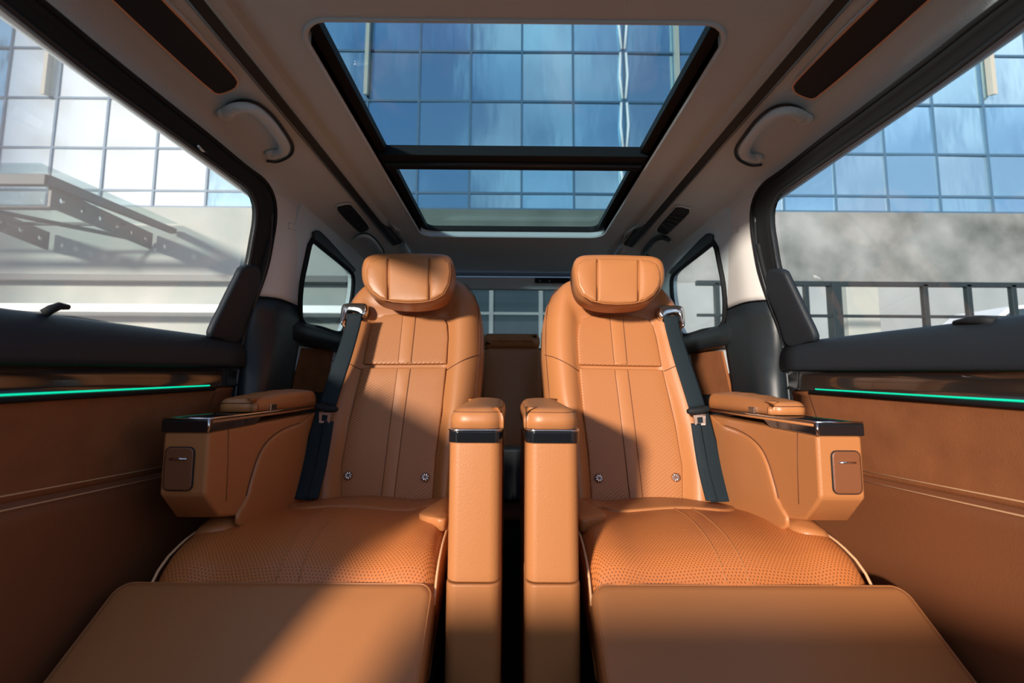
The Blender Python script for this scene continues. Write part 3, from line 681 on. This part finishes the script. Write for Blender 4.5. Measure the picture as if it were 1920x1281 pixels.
    # base under the cushion
    box('seat_base', -0.69, -0.15, 0.97, 1.50, -0.74, -0.43, M['dark'], st, bev=0.01)
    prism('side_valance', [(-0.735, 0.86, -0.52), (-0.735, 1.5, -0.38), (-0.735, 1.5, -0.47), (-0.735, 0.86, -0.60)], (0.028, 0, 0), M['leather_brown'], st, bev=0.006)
    for x in (-0.60, -0.24): box('floor_rail', x - 0.02, x + 0.02, 0.95, 1.55, -0.78, -0.74, M['rail'], st, bev=0.003)
    # leg rest
    LD = V((0, -0.17, -0.125)).normalized(); LN = V((0, LD.z, -LD.y)).normalized() * 1.0
    if LN.z < 0: LN = -LN
    c0 = V((0, 0.935, -0.388)); 
    def lp(x, s, h=0): return V((x, c0.y, c0.z)) + LD * s + LN * h
    xa, xb = -0.757, -0.142
    lo_ = [lp(a_, b_, -0.06) for a_, b_ in rrect(xa, xb, 0.0, 0.46, 0.032, 8)]
    lg, lo3, lin = pillow('leg_rest', lo_, LN, M['leather_fine'], st, depth=0.075, r=0.022, crown=0.006, N=100, smooth_out=False, steps=6)
    tube('leg_rest_piping', [lo3[i] + lin[i] * 0.006 + LN * 0.068 for i in range(len(lo3))], 0.0020, M['leather'], lg, closed=True, n=6)
    # inner armrest tower
    ar = thing('x', (0, 0, 0)); bpy.data.objects.remove(ar)
    def xyo(x0, x1, y0, y1, z, r): return [V((a_, b_, z)) for a_, b_ in rrect(x0, x1, y0, y1, r, 6)]
    x0, x1 = -0.117, -0.016
    tw = prism('armrest_column', xyo(x0, x1, 0.885, 1.36, -0.365, 0.022), (0, 0, 0.255), M['leather'], st, bev=0.002, smooth=True)
    prism('column_foot', xyo(x0 - 0.001, x1 + 0.001, 0.880, 1.34, -0.76, 0.022), (0, 0, 0.393), M['leather'], tw, bev=0.004, smooth=True)
    prism('armrest_band', xyo(x0 - 0.002, x1 + 0.002, 0.882, 1.37, -0.110, 0.022), (0, 0, 0.022), M['gloss'], tw, bev=0.002, smooth=True)
    prism('chrome_strip', xyo(x0 - 0.003, x1 + 0.003, 0.881, 1.37, -0.088, 0.022), (0, 0, 0.004), M['chrome'], tw, bev=0.0015, smooth=True)
    pd, po3, pin = pillow('armrest_pad', xyo(x0 - 0.001, x1 + 0.004, 0.884, 1.30, -0.083, 0.036), (0, 0, 1), M['leather_fine'], tw, depth=0.040, r=0.024, crown=0.004, N=90, steps=6,
                          warp=lambda v: V((v.x, v.y, v.z + 0.02 * max(0, v.y - 0.89) * (v.z + 0.083) / 0.04)))
    tube('pad_seam', [po3[i] + pin[i] * 0.006 + V((0, 0, 0.031 + 0.015 * max(0, po3[i].y - 0.89))) for i in range(90)], 0.0011, M['seam'], pd, closed=True, n=6)
    # outer console with its armrest
    X0, X1 = -0.700, -0.607
    prof = [(0.935, -0.097), (0.935, -0.222), (0.985, -0.278), (1.10, -0.306), (1.47, -0.335), (1.47, -0.088)]
    cs = prism('side_console', [V((X0, y, z)) for y, z in prof], (X1 - X0, 0, 0), M['leather'], st, bev=0.008, smooth=True)
    prism('console_cap', [V((X0 - 0.002, y, z)) for y, z in ((0.930, -0.098), (0.930, -0.074), (0.936, -0.070), (1.46, -0.066), (1.46, -0.072), (1.13, -0.078), (1.10, -0.096))], (X1 - X0 + 0.004, 0, 0), M['gloss'], cs, bev=0.003, smooth=True)
    tube('chrome_edge', [(X0, 0.932, -0.0705), (X1, 0.932, -0.0705), (X1 + 0.002, 0.94, -0.0705), (X1 + 0.002, 1.2, -0.069), (X1 + 0.002, 1.45, -0.067)], 0.0022, M['chrome'], cs, n=8)
    tube('chrome_edge', [(X1 + 0.001, 0.930, -0.072), (X1 + 0.001, 0.930, -0.098)], 0.0025, M['chrome'], cs, n=8)
    tube('leather_edge', [(X1 + 0.001, 0.94, -0.0775), (X1 + 0.001, 1.2, -0.076), (X1 + 0.001, 1.45, -0.072)], 0.0030, M['leather'], cs, n=8)
    # raised side pad
    sp = [onX(*p, X1) for p in ((600, 787), (560, 794), (525, 808), (498, 830), (482, 858), (470, 895), (461, 930), (452, 990), (600, 990))]
    spp, so3, _ = pillow('side_pad', sp, (1, 0, 0), M['leather_fine'], cs, depth=0.008, r=0.007, crown=0.004, N=70)
    tube('side_pad_seam', [p + V((0.001, 0, 0)) for p in crom(sp[:8], 30)], 0.0016, M['seam'], cs, n=6)
    tube('console_seam', [onX(428, 806, X1), onX(427, 870, X1), onX(424, 940, X1)], 0.0010, M['seam'], cs, n=6)
    # front pocket
    pk = [V((a_, 0.934, b_)) for a_, b_ in rrect(-0.690, -0.633, -0.212, -0.128, 0.010, 5)]
    pc, pk3, _ = pillow('pocket_door', pk, (0, -1, 0), M['leather_brown'], cs, depth=0.004, r=0.003, crown=0, N=50)
    tube('pocket_gap', [p - V((0, 0.001, 0)) for p in pk3], 0.0017, M['black'], cs, closed=True, n=6)
    tube('pocket_handle', [V((-0.678, 0.928, -0.150)), V((-0.644, 0.928, -0.150))], 0.0020, M['chrome'], pc, n=8)
    # pad
    op, oo3, oin = pillow('outer_armrest_pad', [V((a_, b_, -0.066)) for a_, b_ in rrect(X0 + 0.004, X1 - 0.001, 1.085, 1.46, 0.028, 6)], (0, 0, 1), M['leather_fine'], cs, depth=0.030, r=0.018, crown=0.004, N=90, steps=6,
                          warp=lambda v: V((v.x, v.y, v.z + 0.016 * sin(min(1, max(0, (v.y - 1.08) / 0.3)) * pi / 2) * (v.z + 0.066) / 0.03)))
    tube('pad_seam', [V((X0 + 0.01, 1.088, -0.046)), V((X1 - 0.022, 1.086, -0.046)), V((X1 - 0.008, 1.095, -0.046)), V((X1 - 0.001, 1.11, -0.050)), V((X1 - 0.001, 1.11, -0.064))], 0.0012, M['seam'], op, n=6)
    bx_ = onX(512, 763, X1)
    box('pad_button', X1 - 0.006, X1 + 0.003, bx_.y - 0.014, bx_.y + 0.014, bx_.z - 0.008, bx_.z + 0.007, M['gloss'], op, bev=0.001)
    box('button_trim', X1 - 0.006, X1 + 0.0036, bx_.y - 0.017, bx_.y - 0.013, bx_.z - 0.008, bx_.z + 0.007, M['chrome'], op, bev=0.001)
    # belt guide on the shoulder
    gl = [(643, 580), (650, 573), (668, 572), (688, 573), (692, 580), (690, 590), (682, 597), (672, 590), (655, 588), (650, 600), (646, 612), (641, 608)]
    gp = onB(665, 585, 0.004); 
    gd, g3, _ = pillow('belt_guide', [onP(p[0], p[1], gp, BN) for p in gl], BN, M['chrome'], st, depth=0.020, r=0.008, crown=0.002, N=60, back=0.02)
    c_ = onP(684, 582, gp + BN * 0.022, BN); 
    box('guide_slot', onP(652, 590, gp, BN).x, onP(680, 590, gp, BN).x, gp.y - 0.021, gp.y + 0.0, onP(660, 600, gp, BN).z, onP(660, 590, gp, BN).z, M['black'], gd, bev=0.001)
    # ---------------- seat belt
    sb = thing('seat_belt', gp, 'black seat belt hanging down the outer side of the %s captain seat' % sd, 'seat belt', 'pair of black seat belts')
    def at(px, py, y): return onY(px, py, y)
    Lf = [(651, 588, 1.47), (648, 610, 1.465), (632, 660, 1.435), (614, 710, 1.41), (599, 756, 1.39)]
    Rt = [(680, 588, 1.47), (676, 610, 1.465), (661, 665, 1.435), (645, 715, 1.41), (630, 762, 1.39)]
    def web(nm, A_, B_):
        a_ = crom([at(*p) for p in A_], 20); b_ = crom([at(*p) for p in B_], 20)
        rows = []
        for p, q_ in zip(a_, b_):
            rows.append([p.lerp(q_, k / 8) + V((0, -0.0012 * (k % 2) - 0.002 * sin(pi * k / 8), 0)) for k in range(9)])
        return grid(nm, rows, M['belt'], sb, solid=0.003, off=1)
    web('webbing', Lf, Rt)
    web('lower_webbing', [(592, 770, 1.385), (582, 805, 1.375), (566, 860, 1.35), (545, 935, 1.30)], [(622, 776, 1.385), (616, 810, 1.375), (605, 860, 1.35), (587, 938, 1.30)])
    web('inner_webbing', [(607, 790, 1.372), (600, 830, 1.358), (590, 880, 1.335), (574, 935, 1.298)], [(626, 790, 1.378), (620, 830, 1.365), (611, 880, 1.345), (597, 935, 1.305)])
    a_ = at(591, 762, 1.378); b_ = at(633, 768, 1.378)
    tube('belt_stop', [a_, a_.lerp(b_, 0.1), a_.lerp(b_, 0.5) + V((0, -0.004, -0.002)), a_.lerp(b_, 0.9), b_], [0.006, 0.010, 0.011, 0.010, 0.006], M['black'], sb, n=12)
    tg = [(598, 772), (621, 775), (618, 794), (598, 793)]; hole = [(604, 778), (614, 779), (613, 790), (603, 789)]
    o4 = [at(p[0], p[1], 1.372) for p in tg]; h4 = [at(p[0], p[1], 1.372) for p in hole]
    vs = [];
    for dy in (0, 0.003): vs += [p + V((0, dy, 0)) for p in o4] + [p + V((0, dy, 0)) for p in h4]
    fs = []
    for i in range(4):
        j = (i + 1) % 4; fs += [(i, j, j + 4, i + 4), (i + 8, i + 12, j + 12, j + 8), (i, i + 8, j + 8, j), (i + 4, j + 4, j + 12, i + 12)]
    obj('belt_tongue', vs, fs, M['chrome'], sb, smooth=False, label='metal tongue with square slot')
    SIDE[0] = None
seat(False); seat(True)
# ================================================================== rear bench
rb = thing('rear_bench_seat', (0, 2.2, -0.78), 'brown leather rear bench seen between the two captain seats', 'seat')
def bench_back(x0, x1, z0, z1, y, nm):
    pillow(nm, [V((a, y + 0.16 * (b - z0), b)) for a, b in rrect(x0, x1, z0, z1, 0.03, 6)], V((0, -1, 0.16)), M['leather'], rb, depth=0.05, r=0.03, crown=0.01, back=0.06, N=60)
A = onY(906, 655, 2.18); Bq = onY(1016, 655, 2.18); zt = onY(960, 629, 2.22).z
bench_back(A.x, Bq.x, -0.33, onY(960, 654, 2.2).z, 2.12, 'centre_back')
bench_back(A.x - 0.004, Bq.x - 0.01, onY(960, 656, 2.17).z, zt, 2.19, 'centre_head_roll')
bench_back(-0.70, A.x - 0.01, -0.33, 0.06, 2.14, 'side_back'); bench_back(Bq.x + 0.01, 0.72, -0.33, 0.06, 2.14, 'side_back')
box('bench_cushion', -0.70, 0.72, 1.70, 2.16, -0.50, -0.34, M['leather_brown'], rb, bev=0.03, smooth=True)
box('bench_base', -0.66, 0.68, 1.76, 2.2, -0.78, -0.50, M['dark'], rb, bev=0.01)
box('centre_console', -0.05, 0.06, 1.62, 1.72, -0.40, -0.22, M['dark'], rb, bev=0.01)
# ================================================================== OUTSIDE
FY = 20.0
gd = box('ground', -120, 60, -80, 40, -1.6, -1.45, M['asphalt'], None, bev=0); S(gd); gd.name = 'ground'
bd = thing('glass_office_tower', (0, FY, -1.45), 'blue mirrored glass office tower on a concrete base behind the car', 'building')
zr = [onY(960, p, FY).z for p in (393, 363, 284, 191, 98, 5, -90)]
xa_ = onY(978, 300, FY).x; dx_ = (onY(1270, 300, FY).x - onY(685, 300, FY).x) / 6
zc = zr[0]
def pan(i, j, nm='glass_panel', n=None):
    x0 = xa_ + i * dx_ + 0.04; x1 = xa_ + (i + 1) * dx_ - 0.04; z0, z1 = zr[j] + 0.04, zr[j + 1] - 0.04
    t1, t2 = random.uniform(-0.006, 0.006) * 3, random.uniform(-0.006, 0.006) * 3
    return [V((x0, FY + t1, z0)), V((x1, FY + t2, z0)), V((x1, FY + t2 - t1, z1)), V((x0, FY, z1))]
for i in range(-10, 10):
    for j in range(5):
        obj('glass_panel', pan(i, j), [(0, 1, 2, 3)], M['fg'][random.randrange(3)] if i > -7 else M['fgl'], bd, smooth=False, solid=0.03, off=-1)
zr.append(zr[-1] + (zr[-1] - zr[-2])); zr.append(zr[-1] + (zr[-1] - zr[-2])); zr.append(zr[-1] + (zr[-1] - zr[-2]))
vs = []; fs = []
for i in list(range(-16, 16)):
    for j in range(9):
        if -10 <= i < 10 and j < 5: continue
        k = len(vs); vs += pan(i, j); fs.append((k, k + 1, k + 2, k + 3))
obj('glass_panel', vs, fs, M['fg'][1], bd, smooth=False, kind='stuff')
vs = []; fs = []
def addb(x0, x1, y0, y1, z0, z1):
    k = len(vs)
    for x in (x0, x1):
        for y in (y0, y1):
            for z in (z0, z1): vs.append(V((x, y, z)))
    for f in ((0, 1, 3, 2), (4, 6, 7, 5), (0, 4, 5, 1), (2, 3, 7, 6), (0, 2, 6, 4), (1, 5, 7, 3)): fs.append(tuple(k + q for q in f))
for i in range(-16, 17): addb(xa_ + i * dx_ - 0.05, xa_ + i * dx_ + 0.05, FY - 0.06, FY + 0.1, zr[0], zr[-1])
for z in zr: addb(xa_ - 16 * dx_, xa_ + 16 * dx_, FY - 0.05, FY + 0.1, z - 0.05, z + 0.05)
obj('mullion_grid', vs, fs, M['mullion'], bd, smooth=False)
zl_ = onY(300, 528, FY).z
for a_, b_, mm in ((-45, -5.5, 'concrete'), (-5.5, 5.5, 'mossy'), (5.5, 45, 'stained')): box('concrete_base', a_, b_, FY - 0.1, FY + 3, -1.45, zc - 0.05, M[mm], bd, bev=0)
box('tower_core', -45, 45, FY + 0.3, FY + 3, zc - 0.05, zr[-1], M['mullion'], bd, bev=0)
# ledge and lower wall on the left
box('wall_ledge', -45, -2.5, FY - 0.7, FY - 0.1, zl_ - 0.12, zl_ + 0.15, M['steel'], bd, bev=0)
zz = onY(300, 580, FY - 0.6).z
box('pale_ledge', -45, -6.4, FY - 1.4, FY - 0.1, zz - 0.25, zz + 0.08, M['white'], bd, bev=0.02)
# framed windows seen through the rear glass
wx0, wx1 = onY(840, 560, FY - 0.2).x, onY(1075, 560, FY - 0.2).x; wz0, wz1 = onY(960, 680, FY - 0.2).z, onY(960, 536, FY - 0.2).z
bw = obj('ground_floor_window', [V((wx0, FY - 0.14, wz0)), V((wx1, FY - 0.14, wz0)), V((wx1, FY - 0.14, wz1)), V((wx0, FY - 0.14, wz1))], [(0, 1, 2, 3)], M['winglass'], bd, smooth=False)
for px in (858, 921, 1014, 1060):
    x = onY(px, 590, FY - 0.2).x; box('window_bar', x - 0.09, x + 0.09, FY - 0.25, FY - 0.12, wz0, wz1, M['pale'], bw, bev=0)
for py in (588, 640): z = onY(960, py, FY - 0.2).z; box('window_bar', wx0, wx1, FY - 0.22, FY - 0.12, z - 0.06, z + 0.06, M['pale'], bw, bev=0)
# vertical fins
for px in (93, 689, 1268, 1853):
    p0 = onY(px, 185, FY); s = -1 if px < 960 else 1
    fn = prism('facade_fin', [V((p0.x - 0.09, FY - 0.35, p0.z)), V((p0.x + 0.09, FY - 0.35, p0.z)), V((p0.x + 0.09, FY - 0.06, p0.z + 0.1)), V((p0.x - 0.09, FY - 0.06, p0.z + 0.1))], (0, 0, zr[-1] - p0.z), M['fin'], bd, bev=0.01)
x = onY(1169, 200, FY).x
for dx in (-0.13, 0.13):
    for a, b in zip(zr, zr[1:]): tube('white_downpipe', [V((x + dx * 0.6, FY - 0.14, a + 0.1)), V((x + dx * 1.4, FY - 0.14, (a + b) / 2)), V((x + dx, FY - 0.14, b - 0.1))], 0.06, M['white'], bd, n=8)  # white tubes imitate a double line reflected in the glass
# canopy
cp = thing('steel_canopy', onY(250, 430, FY - 0.2), 'dark steel and glass entrance canopy with drilled beams, on the wall at left', 'canopy')
E0 = onY(330, 430, FY - 0.3); E1 = onY(84, 334, 14.0)
def cps(x_off, s, dz=0.0): p = E0.lerp(E1, s); return V((E0.x + x_off, p.y, p.z + dz))
def beam_px(nm, far, near, hfar, hnear, holes, y0=FY - 0.3, y1=14.2, flange=True):
    a = onY(*far, y0); b = onY(*near, y1); w = 0.12
    xm = a.x; N = 24; r = 0.13
    # web with round holes: strips of quads around each hole
    vs = []; fs = []
    tops = [a.lerp(b, k / N) for k in range(N + 1)]
    bm_h = [hfar + (hnear - hfar) * k / N for k in range(N + 1)]
    L = (b - a).length; cells = holes
    for c in range(cells):
        s0, s1 = c / cells, (c + 1) / cells
        def Pt(s, v): return a.lerp(b, s) + V((0, 0, -(hfar + (hnear - hfar) * s) * v))
        K = 16; k0 = len(vs)
        sm = (s0 + s1) / 2; hh = hfar + (hnear - hfar) * sm; rs = 0.11 / L; rv = 0.11 / hh
        for q in range(K): t = 2 * pi * q / K; vs.append(Pt(sm + rs * cos(t), 0.5 + rv * sin(t)))
        for q in range(K):
            t = 2 * pi * q / K; m_ = 1 / max(abs(cos(t)), abs(sin(t))); cu, cv = cos(t) * m_, sin(t) * m_
            vs.append(Pt(sm + (s1 - s0) / 2 * cu, 0.5 + 0.5 * cv))
        for q in range(K): j = (q + 1) % K; fs.append((k0 + q, k0 + j, k0 + K + j, k0 + K + q))
    return obj(nm, vs, fs, M['steel'], cp, smooth=False, solid=0.08, off=0)
beam_px('drilled_beam', (285, 438), (95, 348), 0.72, 0.70, 6)
beam_px('drilled_beam', (92, 436), (-180, 325), 0.80, 0.62, 6)
a = onY(326, 432, FY - 0.3); b = onY(84, 334, 14.0)
d_ = b - a
vs = [a, b, b + V((0, 0, 0.30)), a + V((0, 0, 0.22))]
obj('edge_beam', [a + V((0, 0, -0.16)), b + V((0, 0, -0.2)), b + V((0, 0, 0.12)), a + V((0, 0, 0.06))], [(0, 1, 2, 3)], M['steel'], cp, smooth=False, solid=0.25, off=0)
box('front_beam', b.x - 14, b.x + 0.1, b.y - 0.1, b.y + 0.1, b.z - 0.25, b.z + 0.1, M['steel'], cp, bev=0.01)
for k, s in enumerate((0.35, 0.68)):
    p = a.lerp(b, s); box('cross_tube', p.x - 12, p.x - 0.4, p.y - 0.06, p.y + 0.06, p.z - 0.42, p.z - 0.3, M['steel'], cp, bev=0.01)
tube('brace_rod', [a + V((-1.0, 0, -0.55)), b + V((-4.5, 1.0, -0.35))], 0.09, M['steel'], cp)
g0, g1 = a + V((0, 0, 0.3)), b + V((0, -0.3, 0.32))
obj('canopy_glass', [g0 + V((0.15, 0, 0)), g1 + V((0.15, 0, 0)), g1 + V((-13, 0, 0)), g0 + V((-13, 0, 0))], [(0, 1, 2, 3)], M['canopyglass'], cp, smooth=False, solid=0.03)
# terrace, railing and parked car on the right
RY = 9.5
zd = onY(1700, 640, RY).z - 0.35
tr = box('terrace', 2.6, 40, RY - 0.15, FY - 0.1, -1.45, zd, M['pale'], None, bev=0.02); S(tr)
pw = box('terrace_wall', 5.6, 40, FY - 0.6, FY - 0.1, zd, onY(1700, 533, FY - 0.6).z, M['pale'], None, bev=0.02); S(pw)
rl = thing('terrace_railing', (9, RY, zd), 'dark metal railing along the terrace on the right', 'railing')
zt0, zt1 = onY(1600, 533, RY).z, onY(1600, 593, RY).z
xl_ = onY(1305, 533, RY).x
box('top_rail', xl_, 16, RY - 0.05, RY + 0.05, zt0 - 0.05, zt0 + 0.05, M['steel'], rl, bev=0.005)
box('middle_rail', xl_, 16, RY - 0.03, RY + 0.03, zt1 - 0.03, zt1 + 0.03, M['steel'], rl, bev=0.005)
for px, w in ((1345, 0.05), (1435, 0.05), (1513, 0.045), (1566, 0.10), (1660, 0.0), (1736, 0.05), (1818, 0.05), (1902, 0.05), (1985, 0.05), (2070, 0.10), (2160, 0.05)):
    if w == 0: continue
    x = onY(px, 590, RY).x; box('railing_post', x - w, x + w, RY - w, RY + w, zd, zt0, M['steel'], rl, bev=0.004)
pc = onY(1622, 590, RY + 2.5); p2 = onY(1585, 590, RY + 2.5)
cl = box('concrete_column', p2.x, onY(1645, 590, RY + 2.5).x, RY + 2.4, RY + 2.9, zd, onY(1620, 533, RY + 2.5).z + 0.02, M['concrete'], None, bev=0.02, label='short weathered concrete pier behind the terrace railing', cat='pier')
car = thing('parked_car', (15.8, 13.4, zd), 'white car parked behind the terrace railing at the far right', 'car')
c0 = onY(1858, 590, 13).x; zc1 = onY(1900, 573, 13).z
def cy(x): return c0 + x
hh = zc1 - zd
prism('car_body', [V((cy(u * 4.2), 12.6, zd + v * hh)) for u, v in ((-0.45, 0.18), (-0.47, 0.45), (-0.38, 0.60), (-0.12, 0.66), (0.04, 0.95), (0.25, 1.0), (0.5, 0.95), (0.66, 0.68), (0.72, 0.62), (0.73, 0.2))], (0, 1.7, 0), M['white'], car, bev=0.05, smooth=True)
prism('side_windows', [V((cy(u * 4.2), 12.585, zd + v * hh)) for u, v in ((-0.08, 0.68), (0.06, 0.90), (0.25, 0.94), (0.48, 0.90), (0.60, 0.70))], (0, 0.03, 0), M['winglass'], car, bev=0.005)
for u in (-0.25, 0.5):
    x = cy(u * 4.2); tube('wheel', [V((x, 12.55, zd + 0.3)), V((x, 12.78, zd + 0.3))], 0.3, M['black'], car, n=24)

# the block across the street, seen mirrored in the tower's glass
bx0, bx1 = -78, -50
ab = thing('apartment_block', ((bx0 + bx1) / 2, -26, -1.45), 'white apartment block mirrored in the glass panels at far left', 'building')
box('wall', bx0, bx1, -32, -20, -1.45, 62, M['white'], ab, bev=0)
for i in range(3):
    for j in range(2, 8):
        xc = bx0 + 4.7 + i * 9.3; z0 = 2 + j * 7.2
        box('window', xc - 2.4, xc + 2.4, -20.1, -19.85, z0, z0 + 3.0, M['winglass'], ab, bev=0)
